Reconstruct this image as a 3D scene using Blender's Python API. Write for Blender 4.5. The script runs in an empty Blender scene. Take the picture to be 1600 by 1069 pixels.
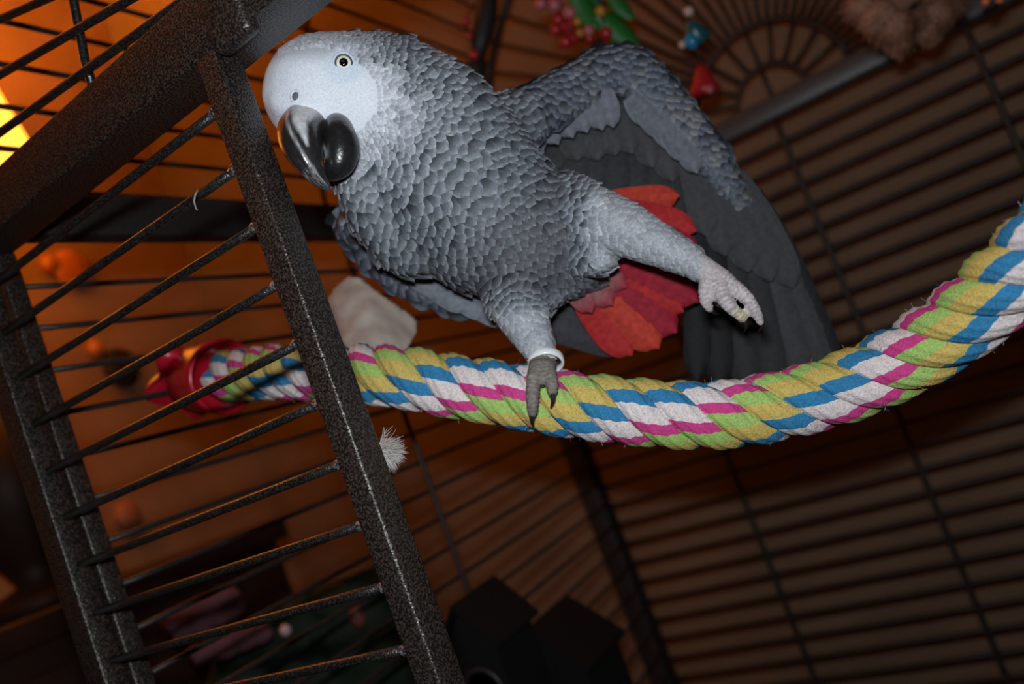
import bpy, bmesh, math, random
import numpy as np
from mathutils import Vector, Matrix, noise
from mathutils.bvhtree import BVHTree
random.seed(7); rng = np.random.default_rng(7)
SC = bpy.context.scene; COL = SC.collection
PI = math.pi

# ------------------------------------------------------------------ camera
F = 1271.33; CX, CY = 800.0, 534.5
M = np.array([[0.80228686, 0.34375497, 0.48802492],
              [0.48206917, 0.10906388, -0.86931834],
              [-0.35205839, 0.93270445, -0.07821316]])
H0 = 1.35                                    # lens height above the floor
C0 = np.array([0, 0, H0])
def W(px, py, dep):                          # point seen at px,py standing dep metres in front of the lens
    return C0 + M @ np.array([(px-CX), -(py-CY), -F]) * dep / F
def onX(px, py, x):
    r = M @ np.array([(px-CX), -(py-CY), -F]); return C0 + r*(x/r[0])
def onY(px, py, y):
    r = M @ np.array([(px-CX), -(py-CY), -F]); return C0 + r*(y/r[1])
def PR(P):
    c = (np.asarray(P)-C0) @ M
    return CX + F*c[..., 0]/-c[..., 2], CY - F*c[..., 1]/-c[..., 2], -c[..., 2]
RIGHT, UP, BACK = M[:, 0], M[:, 1], M[:, 2]   # camera axes in the world (BACK points at the viewer)

cam_d = bpy.data.cameras.new('camera'); cam = bpy.data.objects.new('camera', cam_d); COL.objects.link(cam)
cam_d.sensor_width = 23.6; cam_d.lens = F/1600*23.6; cam_d.clip_start = 0.01
mw = Matrix(M.tolist()).to_4x4(); mw.translation = Vector(C0); cam.matrix_world = mw
cam_d.dof.use_dof = True; cam_d.dof.focus_distance = 0.345; cam_d.dof.aperture_fstop = 3.6
SC.camera = cam

# ------------------------------------------------------------------ light and exposure
SC.view_settings.view_transform = 'Standard'; SC.view_settings.look = 'None'
SC.view_settings.gamma = 1; SC.view_settings.exposure = 0.0; SC.view_settings.use_curve_mapping = False
wd = bpy.data.worlds.new('world'); SC.world = wd; wd.use_nodes = True
wd.node_tree.nodes['Background'].inputs[0].default_value = (1.0, 0.45, 0.2, 1)
wd.node_tree.nodes['Background'].inputs[1].default_value = 0.006
# the camera's own flash, just above the lens
fl = bpy.data.lights.new('flash', 'AREA'); fl.shape = 'RECTANGLE'; fl.size = 0.028; fl.size_y = 0.012
fl.energy = 1.55; fl.color = (0.93, 0.97, 1.0)
flo = bpy.data.objects.new('flash', fl); COL.objects.link(flo)
fm = Matrix(M.tolist()).to_4x4(); fm.translation = Vector(C0 + UP*0.037 - RIGHT*0.010 + BACK*0.0); flo.matrix_world = fm
LAMP_P = onX(-160, 225, -0.93)
bl = bpy.data.lights.new('bulb', 'POINT'); bl.energy = 25.0; bl.color = (1.0, 0.29, 0.018); bl.shadow_soft_size = 0.03
blo = bpy.data.objects.new('bulb', bl); COL.objects.link(blo); blo.location = Vector(LAMP_P) + Vector((-0.055, 0, 0.05))

# ------------------------------------------------------------------ helpers
def tag(o, label=None, cat=None, group=None, kind=None):
    if label: o['label'] = label
    if cat: o['category'] = cat
    if group: o['group'] = group
    if kind: o['kind'] = kind
    return o
def empty(name, loc, label=None, cat=None, group=None, kind=None):
    o = bpy.data.objects.new(name, None); COL.objects.link(o); o.location = Vector(loc); o.empty_display_size = .01
    return tag(o, label, cat, group, kind)
def link(name, me, mat, parent=None, smooth=True):
    if mat and not me.materials: me.materials.append(mat)
    o = bpy.data.objects.new(name, me); COL.objects.link(o)
    if parent is not None:
        o.parent = parent
        o.matrix_parent_inverse = Matrix.Translation(-parent_world(parent))
    if smooth is not None: me.polygons.foreach_set('use_smooth', [smooth]*len(me.polygons))
    return o
def parent_world(p):
    v = Vector((0, 0, 0)); q = p
    while q is not None:
        if q.parent is None: v = v + q.location
        q = q.parent
    return v
class MB:
    def __init__(s): s.v = []; s.f = []; s.c = []
    def add(s, v, f, c=None):
        n = len(s.v); s.v += [tuple(p) for p in v]; s.f += [tuple(i+n for i in q) for q in f]
        if c is None: c = [(1, 1, 1)]*len(v)
        s.c += [tuple(x) for x in c]
    def mesh(s, name):
        me = bpy.data.meshes.new(name); me.from_pydata(s.v, [], s.f); me.update()
        a = me.color_attributes.new('Col', 'FLOAT_COLOR', 'POINT')
        cc = np.ones((len(s.v), 4), np.float32); cc[:, :3] = np.array(s.c, np.float32).reshape(-1, 3)
        a.data.foreach_set('color', cc.ravel()); return me
    def build(s, name, mat, parent=None, smooth=True): return link(name, s.mesh(name), mat, parent, smooth)
def frame(t):
    t = Vector(t).normalized(); a = Vector((0, 0, 1)) if abs(t.z) < .9 else Vector((1, 0, 0))
    u = t.cross(a).normalized(); return u, t.cross(u).normalized(), t
def tube(mb, pts, r, n=10, cap=True, col=None):
    pts = [Vector(p) for p in pts]; rs = r if hasattr(r, '__len__') else [r]*len(pts)
    V = []; Fc = []; u = None
    for i, p in enumerate(pts):
        t = (pts[min(i+1, len(pts)-1)]-pts[max(i-1, 0)]).normalized()
        if u is None: u = frame(t)[0]
        u = (u - t*u.dot(t)).normalized(); w = t.cross(u)
        for k in range(n):
            a = 2*PI*k/n; V.append(p + (u*math.cos(a)+w*math.sin(a))*rs[i])
    for i in range(len(pts)-1):
        for k in range(n):
            a = i*n+k; b = i*n+(k+1) % n; Fc.append((a, b, b+n, a+n))
    if cap: Fc.append(tuple(range(n))[::-1]); Fc.append(tuple(range((len(pts)-1)*n, len(pts)*n)))
    mb.add(V, Fc, [col]*len(V) if col else None)
def box_me(name, lo, hi, bev=0.0012, seg=3, cuts=0):
    bm = bmesh.new(); bmesh.ops.create_cube(bm, size=1)
    lo, hi = Vector(lo), Vector(hi)
    for v in bm.verts: v.co = Vector([(lo[i]+hi[i])/2 + v.co[i]*(hi[i]-lo[i]) for i in range(3)])
    if bev: bmesh.ops.bevel(bm, geom=bm.edges[:], offset=bev, segments=seg, profile=.5, affect='EDGES')
    me = bpy.data.meshes.new(name); bm.to_mesh(me); bm.free(); return me
def ball(mb, c, r, n=14, col=None, axes=None):
    c = Vector(c); V = []; Fc = []; m = n//2+1
    ax = axes or (Vector((1, 0, 0)), Vector((0, 1, 0)), Vector((0, 0, 1)))
    rr = r if hasattr(r, '__len__') else (r, r, r)
    for i in range(m+1):
        th = PI*i/m
        for k in range(n):
            a = 2*PI*k/n
            V.append(c + ax[0]*(rr[0]*math.sin(th)*math.cos(a)) + ax[1]*(rr[1]*math.sin(th)*math.sin(a)) + ax[2]*(rr[2]*math.cos(th)))
    for i in range(m):
        for k in range(n): a = i*n+k; b = i*n+(k+1) % n; Fc.append((a, a+n, b+n, b))
    mb.add(V, Fc, [col]*len(V) if col else None)
def lathe(mb, base, axis, prof, n=28, col=None, lobes=0, amp=0):
    u, w, t = frame(axis); base = Vector(base); V = []; Fc = []
    for h, r in prof:
        for k in range(n):
            a = 2*PI*k/n; q = r*(1+(amp*math.cos(lobes*a) if lobes else 0)); V.append(base + t*h + (u*math.cos(a)+w*math.sin(a))*q)
    for i in range(len(prof)-1):
        for k in range(n): a = i*n+k; b = i*n+(k+1) % n; Fc.append((a, b, b+n, a+n))
    Fc.append(tuple(range(n))[::-1]); Fc.append(tuple(range((len(prof)-1)*n, len(prof)*n)))
    mb.add(V, Fc, [col]*len(V) if col else None)

# ------------------------------------------------------------------ materials
def mat(name, col=(.5, .5, .5), rough=.6, spec=.5, metal=0, attr=False, emis=None):
    m = bpy.data.materials.new(name); m.use_nodes = True; nt = m.node_tree; b = nt.nodes['Principled BSDF']
    b.inputs['Base Color'].default_value = (*col, 1); b.inputs['Roughness'].default_value = rough
    b.inputs['Specular IOR Level'].default_value = spec; b.inputs['Metallic'].default_value = metal
    if emis: b.inputs['Emission Color'].default_value = (*emis[0], 1); b.inputs['Emission Strength'].default_value = emis[1]
    if attr:
        a = nt.nodes.new('ShaderNodeVertexColor'); a.layer_name = 'Col'; nt.links.new(a.outputs[0], b.inputs['Base Color'])
    return m
def N(m, kind, **kw):
    n = m.node_tree.nodes.new(kind)
    for k, v in kw.items():
        if k in n.inputs: n.inputs[k].default_value = v
        else: setattr(n, k, v)
    return n
def L(m, a, b): m.node_tree.links.new(a, b)
def bsdf(m): return m.node_tree.nodes['Principled BSDF']
def coords(m): return N(m, 'ShaderNodeNewGeometry').outputs['Position']
def noise_mix(m, scale, c1, c2, lo=.4, hi=.6, detail=4, bump=0, dist=.001, vec=None):
    t = N(m, 'ShaderNodeTexNoise', Scale=scale, Detail=detail); L(m, vec or coords(m), t.inputs['Vector'])
    r = N(m, 'ShaderNodeValToRGB'); r.color_ramp.elements[0].position = lo; r.color_ramp.elements[1].position = hi
    r.color_ramp.elements[0].color = (*c1, 1); r.color_ramp.elements[1].color = (*c2, 1)
    L(m, t.outputs[0], r.inputs[0]); L(m, r.outputs[0], bsdf(m).inputs['Base Color'])
    if bump:
        b = N(m, 'ShaderNodeBump', Strength=bump, Distance=dist); L(m, t.outputs[0], b.inputs['Height']); L(m, b.outputs[0], bsdf(m).inputs['Normal'])
    return t, r
hammer = mat('hammertone_paint', rough=.33, spec=.6)
t, r = noise_mix(hammer, 1100, (.005, .004, .004), (.050, .038, .031), .44, .66, 1.5, .75, .0006)
hb = hammer
bars_m = mat('bar_paint', rough=.30, spec=.8)
noise_mix(bars_m, 1100, (.005, .005, .005), (.028, .026, .025), .46, .64, 1.5, .6, .0004)
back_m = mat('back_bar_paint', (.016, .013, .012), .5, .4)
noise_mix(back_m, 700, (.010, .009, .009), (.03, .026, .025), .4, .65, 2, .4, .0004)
rail_m = mat('back_rail_paint', (.05, .045, .05), .42, .6)
noise_mix(rail_m, 900, (.03, .028, .03), (.075, .068, .072), .4, .65, 2, .4, .0004)
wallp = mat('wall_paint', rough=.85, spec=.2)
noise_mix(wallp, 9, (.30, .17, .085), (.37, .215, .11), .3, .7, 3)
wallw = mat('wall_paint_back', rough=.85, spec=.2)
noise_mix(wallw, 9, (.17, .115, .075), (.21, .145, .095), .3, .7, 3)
floor_m = mat('floor_boards', rough=.6); noise_mix(floor_m, 30, (.10, .05, .025), (.16, .09, .05), .3, .7, 5)
ceil_m = mat('ceiling_paint', (.6, .55, .5), .9)
# feathers: the colours are in the mesh, with fine barbs as relief
feather_m = mat('feather', rough=.62, spec=.28, attr=True)
def barb(m, scale, strength, dist, lo=.78, hi=1.18):
    t = N(m, 'ShaderNodeTexNoise', Scale=scale, Detail=3); L(m, coords(m), t.inputs['Vector'])
    b = N(m, 'ShaderNodeBump', Strength=strength, Distance=dist); L(m, t.outputs[0], b.inputs['Height']); L(m, b.outputs[0], bsdf(m).inputs['Normal'])
    hs = N(m, 'ShaderNodeMix', data_type='RGBA', blend_type='MULTIPLY'); hs.inputs[0].default_value = 1
    mr = N(m, 'ShaderNodeMapRange'); mr.inputs[1].default_value = .3; mr.inputs[2].default_value = .7; mr.inputs[3].default_value = lo; mr.inputs[4].default_value = hi
    L(m, t.outputs[0], mr.inputs[0]); a = [n for n in m.node_tree.nodes if n.bl_idname == 'ShaderNodeVertexColor'][0]
    L(m, a.outputs[0], hs.inputs[6]); L(m, mr.outputs[0], hs.inputs[7]); L(m, hs.outputs[2], bsdf(m).inputs['Base Color'])
barb(feather_m, 900, .35, .0004)
skin_m = mat('bird_body', rough=.7, spec=.22, attr=True); barb(skin_m, 1100, .55, .0004, .86, 1.08)
vane_m = mat('flight_feather', rough=.6, spec=.12, attr=True); barb(vane_m, 350, .25, .0005)
beak_m = mat('beak_horn', rough=.28, spec=.6, attr=True); barb(beak_m, 420, .35, .0006)
# ------------------------------------------------------------------ room shell
def wall(name, lo, hi, m):
    o = link(name, box_me(name, lo, hi, 0), m, None, False); o['kind'] = 'structure'; return o
WX, WY = -1.12, 1.0
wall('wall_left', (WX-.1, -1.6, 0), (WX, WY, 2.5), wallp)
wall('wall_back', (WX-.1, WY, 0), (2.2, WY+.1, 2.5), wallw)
wall('wall_right', (2.2, -1.6, 0), (2.3, WY+.1, 2.5), wallp)
wall('floor', (WX-.1, -1.6, -.1), (2.3, WY+.1, 0), floor_m)
wall('ceiling', (WX-.1, -1.6, 2.5), (2.3, WY+.1, 2.6), ceil_m)
wall('baseboard_back', (WX, WY-.012, 0), (2.2, WY, .09), ceil_m)
wall('baseboard_left', (WX, -1.6, 0), (WX+.012, WY-.012, .09), ceil_m)

# ------------------------------------------------------------------ the cage
XL, XR, YF, YB = -0.445, 0.235, 0.242, 0.87
ZR = H0+.180                                   # underside of the ring rail
ZT = 0.78                                      # tray height
cage = empty('bird_cage', ((XL+XR)/2, (YF+YB)/2, 0), 'large dark hammertone metal bird cage with barrel top around the grey parrot', 'cage')
def part(name, lo, hi, m=hammer, bev=.0013, label=None):
    o = link(name, box_me(name, lo, hi, bev), m, cage, True); 
    if label: o['label'] = label
    return o
# front frame
part('door_jamb', (-.2302, YF, ZT+.02), (-.2180, YF+.0150, ZR+.001), label='square door jamb with a bright bevelled edge')
part('top_rail', (XL, YF, ZR), (XR, YF+.025, ZR+.027))
part('latch_plate', (-.2150, YF-.0045, ZR-.006), (-.1935, YF+.004, ZR+.034), bev=.003)
part('corner_post', (XL-.001, YF, .02), (XL+.0155, YF+.0125, ZR+.001))
part('corner_post', (XL+.001, YF+.0150, .02), (XL+.0155, YF+.0265, ZR+.001))
part('corner_post', (XR-.016, YF, .02), (XR, YF+.025, ZR+.001))
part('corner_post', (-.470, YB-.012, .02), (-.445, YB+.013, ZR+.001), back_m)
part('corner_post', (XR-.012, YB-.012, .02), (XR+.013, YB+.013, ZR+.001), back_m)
part('side_rail', (-.4435, YF+.026, ZR+.012), (-.4285, YB-.012, ZR+.0385), back_m)
part('side_rail', (XR-.012, YF+.026, ZR), (XR+.013, YB-.012, ZR+.025), back_m)
part('back_rail', (-.445, YB-.010, ZR), (XR-.012, YB+.012, ZR+.0235), rail_m, .004)
part('bottom_rail', (XL+.016, YF, ZT), (XR-.016, YF+.02, ZT+.02))
part('bottom_rail', (-.445, YB-.01, ZT), (XR-.012, YB+.01, ZT+.02), back_m)
part('bottom_rail', (-.452, YF+.027, ZT), (-.434, YB-.012, ZT+.02), back_m)
part('bottom_rail', (XR-.010, YF+.027, ZT), (XR+.010, YB-.012, ZT+.02), back_m)
part('floor_tray', (-.430, YF+.028, ZT-.012), (XR-.012, YB-.014, ZT+.004), back_m, .002)
part('base_shelf', (-.430, YF+.028, .16), (XR-.012, YB-.014, .175), back_m, .002)
def bar_mesh(length, r, n=10):
    mb = MB(); k = max(2, int(length/.03)); tube(mb, [(0, 0, length*i/k) for i in range(k+1)], r, n); return mb.mesh('bar')
def place_bar(me, a, b, name, m):
    o = link(name, me, m, cage); a, b = Vector(a), Vector(b)
    q = (b-a).to_track_quat('Z', 'Y'); o.matrix_basis = Matrix.Translation(a) @ q.to_matrix().to_4x4(); return o
def bars(name, m, length, r, segs):
    me = bar_mesh(length, r)
    for a, b in segs: place_bar(me, a, b, name, m)
# front strip between corner post and door jamb
yb = YF+.0070
zs = [H0+.1611-.02615*k for k in range(22)]; zs = [z for z in zs if z > ZT+.03]
bars('front_bar', bars_m, .2010, .0021, [((XL+.0150, yb, z), (-.2297, yb, z)) for z in zs])
weld_m = mat('weld_metal', (.10, .10, .105), .22, .8, .4); noise_mix(weld_m, 900, (.03, .03, .03), (.30, .30, .32), .45, .6, 2, 1.0, .0006)
weld = MB(); ball(weld, (0, 0, 0), (.0075, .0027, .0028), 14); wme = weld.mesh('weld_bead')
for z in zs:
    o = link('weld_bead', wme, weld_m, cage); o.matrix_basis = Matrix.Translation((-.2314, yb-.0008, z))
# left side panel
zl = [H0+.1639-.0254*k for k in range(30)]; zl = [z for z in zl if z > ZT+.03]
bars('side_bar', back_m, YB-.012-(YF+.026), .0018, [((-.440, YF+.026, z), (-.440, YB-.012, z)) for z in zl])
bars('side_bar', back_m, YB-.012-(YF+.026), .0018, [((XR, YF+.026, z), (XR, YB-.012, z)) for z in zl])
bars('support_wire', back_m, ZR-ZT, .0022, [((x, .556, ZT+.01), (x, .556, ZR+.01)) for x in (-.4365, XR-.003)])
# back panel
zb = [H0+.1570-.0234*k for k in range(32)]; zb = [z for z in zb if z > ZT+.03]
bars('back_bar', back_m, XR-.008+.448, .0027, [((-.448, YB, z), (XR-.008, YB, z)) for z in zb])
bars('support_wire', back_m, ZR-ZT, .0028, [((x, YB-.004, ZT+.01), (x, YB-.004, ZR+.01)) for x in (-.286, -.110, .068)])
# barrel top: ribs and lengthwise bars, a fan of bars in each end
CXT = -.105; ZC = ZR+.020; RA = .338
n = 41; segs = []
for k in range(1, n):
    th = PI*k/n; x = CXT-RA*math.cos(th); z = ZC+RA*math.sin(th); segs.append(((x, YF+.008, z), (x, YB, z)))
bars('roof_bar', back_m, YB-YF-.008, .0019, segs)
def arc(name, y, r, rad, m, a0=0, a1=PI):
    mb = MB(); k = max(12, int(rad*110))
    tube(mb, [(CXT-rad*math.cos(a0+(a1-a0)*i/k), y, ZC+rad*math.sin(a0+(a1-a0)*i/k)) for i in range(k+1)], r, 10)
    return mb.build(name, m, cage)
arc('roof_arch', YF+.010, .006, RA, hammer); arc('roof_arch', YB, .006, RA, back_m); arc('roof_rib', .556, .0022, RA-.003, back_m)
for y, m in ((YF+.013, bars_m), (YB-.004, back_m)):
    for rad in (.036, .078, .205): arc('fan_ring', y, .0022 if y < .5 else .0026, rad, m)
for y, m in ((YF+.008, bars_m), (YB, back_m)):
    pol = lambda rad, a: (CXT-rad*math.cos(a), y, ZC+rad*math.sin(a))
    bars('fan_bar', m, RA-.078, .0021, [(pol(.078, PI*k/32), pol(RA, PI*k/32)) for k in range(1, 32)])
    bars('fan_bar', m, .042, .0021, [(pol(.036, PI*k/10), pol(.078, PI*k/10)) for k in range(1, 10)])
    bars('fan_bar', m, .036, .0021, [(pol(0, PI/2), pol(.036, PI/2))])

# ------------------------------------------------------------------ rope perch
WH, PK, GR, YE, BL = (.62, .56, .56), (.50, .05, .21), (.31, .47, .13), (.51, .385, .11), (.030, .18, .36)
SEQ = [WH, BL, YE, GR, PK]
ctrl = [(352, 588, .500), (400, 584, .478), (450, 581, .455), (540, 584, .425), (620, 588, .403), (700, 602, .395), (780, 614, .388), (860, 628, .383),
        (950, 639, .378), (1050, 648, .373), (1130, 648, .370), (1200, 637, .367), (1300, 612, .360), (1400, 568, .347), (1500, 503, .325),
        (1600, 415, .298), (1680, 330, .280)]
cp = [Vector(W(*c)) for c in ctrl]
cp += [Vector((.10, .33, H0+.045)), Vector((.16, .34, H0+.085)), Vector((XR-.03, .35, H0+.12))]
def catmull(P, m=12):
    out = []
    for i in range(len(P)-1):
        p0, p1, p2, p3 = P[max(i-1, 0)], P[i], P[i+1], P[min(i+2, len(P)-1)]
        for k in range(m):
            t = k/m; out.append(.5*((2*p1)+(p2-p0)*t+(2*p0-5*p1+4*p2-p3)*t*t+(3*p1-p0-3*p2+p3)*t**3))
    out.append(P[-1]); return out
cl = catmull(cp, 12)
d = [0]
for i in range(1, len(cl)): d.append(d[-1]+(cl[i]-cl[i-1]).length)
STEP = .0012; ns = int(d[-1]/STEP); pts = []
j = 0
for i in range(ns+1):
    s = d[-1]*i/ns
    while j < len(d)-2 and d[j+1] < s: j += 1
    pts.append(cl[j].lerp(cl[j+1], (s-d[j])/max(1e-9, d[j+1]-d[j])))
for _ in range(6): pts = [pts[0]]+[(pts[i-1]+pts[i]*2+pts[i+1])/4 for i in range(1, len(pts)-1)]+[pts[-1]]
RR = .0159; RS = .0066; RC = RR-RS; PITCH = .074; NS = 4
rope_m = mat('cotton_rope', rough=.9, spec=.15, attr=True)
t = N(rope_m, 'ShaderNodeTexNoise', Scale=1500, Detail=3); L(rope_m, coords(rope_m), t.inputs['Vector'])
b = N(rope_m, 'ShaderNodeBump', Strength=.7, Distance=.0006); L(rope_m, t.outputs[0], b.inputs['Height']); L(rope_m, b.outputs[0], bsdf(rope_m).inputs['Normal'])
yarn_m = mat('dyed_yarn', rough=.9, spec=.15)
va = N(yarn_m, 'ShaderNodeVertexColor'); va.layer_name = 'Col'; sx = N(yarn_m, 'ShaderNodeSeparateColor'); L(yarn_m, va.outputs[0], sx.inputs[0])
tn = N(yarn_m, 'ShaderNodeTexNoise', Scale=260, Detail=2); L(yarn_m, coords(yarn_m), tn.inputs['Vector'])
ad = N(yarn_m, 'ShaderNodeMath', operation='MULTIPLY_ADD'); ad.inputs[1].default_value = .05; L(yarn_m, tn.outputs[0], ad.inputs[0]); L(yarn_m, sx.outputs[0], ad.inputs[2])
fr = N(yarn_m, 'ShaderNodeMath', operation='WRAP'); fr.inputs[1].default_value = 1; fr.inputs[2].default_value = 0; L(yarn_m, ad.outputs[0], fr.inputs[0])
rp = N(yarn_m, 'ShaderNodeValToRGB'); rp.color_ramp.interpolation = 'CONSTANT'
while len(rp.color_ramp.elements) < 5: rp.color_ramp.elements.new(.5)
for k_, (ps, c_) in enumerate(zip((0, .24, .39, .58, .81), (WH, PK, GR, YE, BL))): rp.color_ramp.elements[k_].position = ps; rp.color_ramp.elements[k_].color = (*c_, 1)
L(yarn_m, fr.outputs[0], rp.inputs[0])
t2 = N(yarn_m, 'ShaderNodeTexNoise', Scale=1100, Detail=4); L(yarn_m, coords(yarn_m), t2.inputs['Vector'])
m2 = N(yarn_m, 'ShaderNodeMapRange'); m2.inputs[1].default_value = .3; m2.inputs[2].default_value = .7; m2.inputs[3].default_value = .72; m2.inputs[4].default_value = 1.15; L(yarn_m, t2.outputs[0], m2.inputs[0])
mx = N(yarn_m, 'ShaderNodeMix', data_type='RGBA', blend_type='MULTIPLY'); mx.inputs[0].default_value = 1; L(yarn_m, rp.outputs[0], mx.inputs[6]); L(yarn_m, m2.outputs[0], mx.inputs[7]); L(yarn_m, mx.outputs[2], bsdf(yarn_m).inputs['Base Color'])
b = N(yarn_m, 'ShaderNodeBump', Strength=.8, Distance=.0007); L(yarn_m, t2.outputs[0], b.inputs['Height']); L(yarn_m, b.outputs[0], bsdf(yarn_m).inputs['Normal'])
rope = empty('rope_perch', pts[0], 'thick twisted rope perch in white, pink, green, yellow and blue, under the parrot', 'rope perch')
frames = []; up = Vector(BACK)
for i in range(len(pts)):
    t = (pts[min(i+1, len(pts)-1)]-pts[max(i-1, 0)]).normalized(); up = (up-t*up.dot(t)).normalized(); frames.append((up.copy(), t.cross(up), t))
NV = 40; SGN = 1; DRIFT = -2.65; STO = .25
for st in range(NS):
    mb = MB(); V = []; Fc = []; Cc = []
    for i, p in enumerate(pts):
        u, w, t = frames[i]; s = i*STEP; a = 2*PI*s/PITCH-2*PI*st/NS
        ro = u*math.cos(a)+w*math.sin(a); c = p+ro*RC; rt = (w*math.cos(a)-u*math.sin(a))
        tilt = (t + rt*(2*PI*RC/PITCH)).normalized(); rt2 = ro.cross(tilt)*-1
        for k in range(NV):
            b_ = 2*PI*k/NV; fl_ = 1+.05*math.sin(b_*10)
            V.append(c+(ro*math.cos(b_)*RS+rt2*math.sin(b_)*RS*1.08)*fl_)
            # yarns lie along the rope's axis: the colour follows the direction round the rope, drifting slowly with its length
            rv = Vector(V[-1])-p; psi = math.atan2(rv.dot(w), rv.dot(u)); dl = (psi-a+PI) % (2*PI)-PI
            g = SGN*((a+dl)/(2*PI)*3+(st*.05 if SGN > 0 else -st*.05))+s*DRIFT+st*STO
            Cc.append((g, 0, 0))
    for i in range(len(pts)-1):
        for k in range(NV): q = i*NV+k; e = i*NV+(k+1) % NV; Fc.append((q, q+NV, e+NV, e))
    mb.add(V, Fc, Cc); o = mb.build('rope_strand', yarn_m, rope)
fz = MB()
for i in range(700):
    k = random.randrange(20, len(pts)-5); u, w, t = frames[k]; a = random.random()*2*PI; ro = u*math.cos(a)+w*math.sin(a)
    p = pts[k]+ro*(RR-.0012); q = p+ro*random.uniform(.0012, .0028)+t*random.uniform(-.002, .002)
    tube(fz, [p, (p+q)/2+w*.0003, q], .00007, 3, False, random.choice(SEQ))
fo = fz.build('rope_fuzz', rope_m, rope); fo['kind'] = 'stuff'
# red cup and wing nut that clamp the rope to the side bars
red_m = mat('red_plastic', (.42, .008, .022), .28, .5)
ax = (pts[14]-pts[0]).normalized()
b0 = Vector(pts[0])
b0 = b0-ax*.012
cup = MB(); lathe(cup, b0-ax*.022, ax, [(-.004, .010), (-.002, .019), (.0, .021), (.018, .0225), (.028, .0230), (.033, .0238), (.035, .0225), (.033, .0205), (.012, .018)], 32)
cup.build('rope_cup', red_m, rope, True)['label'] = 'shiny red plastic cup'
# ring and lobed nut against the bars
wall_p = Vector((-.4325, (b0-ax*.05).y, (b0-ax*.05).z))
nut = MB(); nx = (b0-ax*.026-wall_p)
lathe(nut, wall_p, nx, [(0, .012), (.003, .024), (.010, .0265), (.016, .023), (nx.length*.7, .014), (nx.length+.002, .013)], 60, None, 5, .20)
nut.build('wing_nut', red_m, rope, True)['label'] = 'red lobed plastic nut'
bolt = MB(); tube(bolt, [wall_p-nx.normalized()*.018, wall_p+nx*.9], .0035, 12); bolt.build('bolt', rail_m, rope)
e1 = MB(); ax2 = Vector((1, 0, .1)).normalized(); lathe(e1, pts[-1]-ax2*.012, ax2, [(0, .019), (.012, .022), (.03, .021), (.0315, .012)], 24)
e1.build('rope_cup', red_m, rope)

# ------------------------------------------------------------------ the parrot
DP = .385                                       # distance of the breast from the lens
def px(p, dep): return p*dep/F                  # so many photo pixels at that distance, in metres
BLOBS = []                                      # (centre, (along, across, depth) radii, axes)
def blob(x, y, dep, r, dz=.85):
    BLOBS.append((W(x, y, dep), r*dep/F, dz))
def chain(P, dz=.85, step=.22):
    for (a, b_) in zip(P[:-1], P[1:]):
        L_ = math.hypot(b_[0]-a[0], b_[1]-a[1])+abs(b_[2]-a[2])*F/a[2]; k = max(2, int(L_/(step*max(4, min(a[3], b_[3])))))
        for i in range(k+1):
            t = i/k; q = [a[j]+(b_[j]-a[j])*t for j in range(4)]; blob(*q, dz)
# trunk: crown, cheek, nape, breast, belly, vent
chain([(502, 146, .372, 92), (545, 150, .375, 97), (600, 166, .381, 110), (655, 212, .388, 126), (700, 270, .394, 134), (755, 330, .398, 126),
       (812, 368, .402, 104), (862, 395, .406, 78), (900, 405, .410, 50)], .80)
chain([(455, 150, .366, 46), (500, 150, .366, 60)], .8)                            # forehead
chain([(552, 262, .372, 36), (590, 318, .384, 48), (640, 372, .392, 55)], .8)      # throat
# standing leg
chain([(800, 420, .395, 58), (805, 465, .388, 48), (822, 505, .384, 36), (838, 535, .381, 27), (846, 556, .379, 22)], .9)
chain([(846, 556, .379, 21), (848, 572, .375, 23), (846, 590, .367, 17)], .9)
# raised leg, thigh to ankle
chain([(880, 330, .397, 60), (920, 338, .388, 50), (975, 357, .380, 43), (1035, 386, .373, 32), (1078, 408, .368, 24), (1106, 424, .365, 20), (1130, 445, .362, 23)], .9)
chain([(448, 158, .360, 30), (478, 168, .3565, 30), (500, 184, .3575, 22)], .8); blob(838, 455, .398, 40); blob(862, 458, .396, 20); blob(930, 398, .386, 30); blob(912, 404, .388, 28); blob(948, 404, .387, 19)
# arm of the spread wing and the hand beyond the wrist
chain([(745, 215, .402, 62), (790, 200, .410, 52), (835, 172, .417, 41), (890, 140, .424, 38), (945, 108, .430, 36), (982, 108, .433, 38), (1020, 140, .434, 37),
       (1065, 190, .436, 34), (1110, 245, .438, 29), (1148, 300, .441, 22), (1172, 340, .443, 14), (1205, 398, .4445, 7)], .55)
# arm of the folded far wing
chain([(590, 330, .420, 40), (545, 352, .432, 24)], .5)
chain([(536, 346, .436, 17), (580, 395, .436, 27), (640, 436, .436, 32), (705, 458, .436, 30), (760, 470, .436, 24)], .45)
TOES = []
def toe(P): TOES.append(P); chain(P, 1.0, .25)
# raised foot: two toes forward, two back, half closed
toe([(1128, 442, .361, 15), (1150, 450, .358, 13), (1168, 466, .356, 11.5), (1180, 484, .357, 10), (1188, 503, .359, 7.5)])
toe([(1120, 447, .360, 15), (1130, 466, .356, 12.5), (1143, 482, .355, 11), (1154, 491, .357, 9.5), (1162, 500, .360, 7.5)])
toe([(1106, 438, .362, 14), (1101, 456, .360, 11), (1102, 472, .360, 9.5), (1110, 484, .362, 7.5)])
toe([(1112, 440, .368, 13), (1118, 460, .374, 11), (1128, 474, .377, 10), (1140, 478, .379, 8)])
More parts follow.
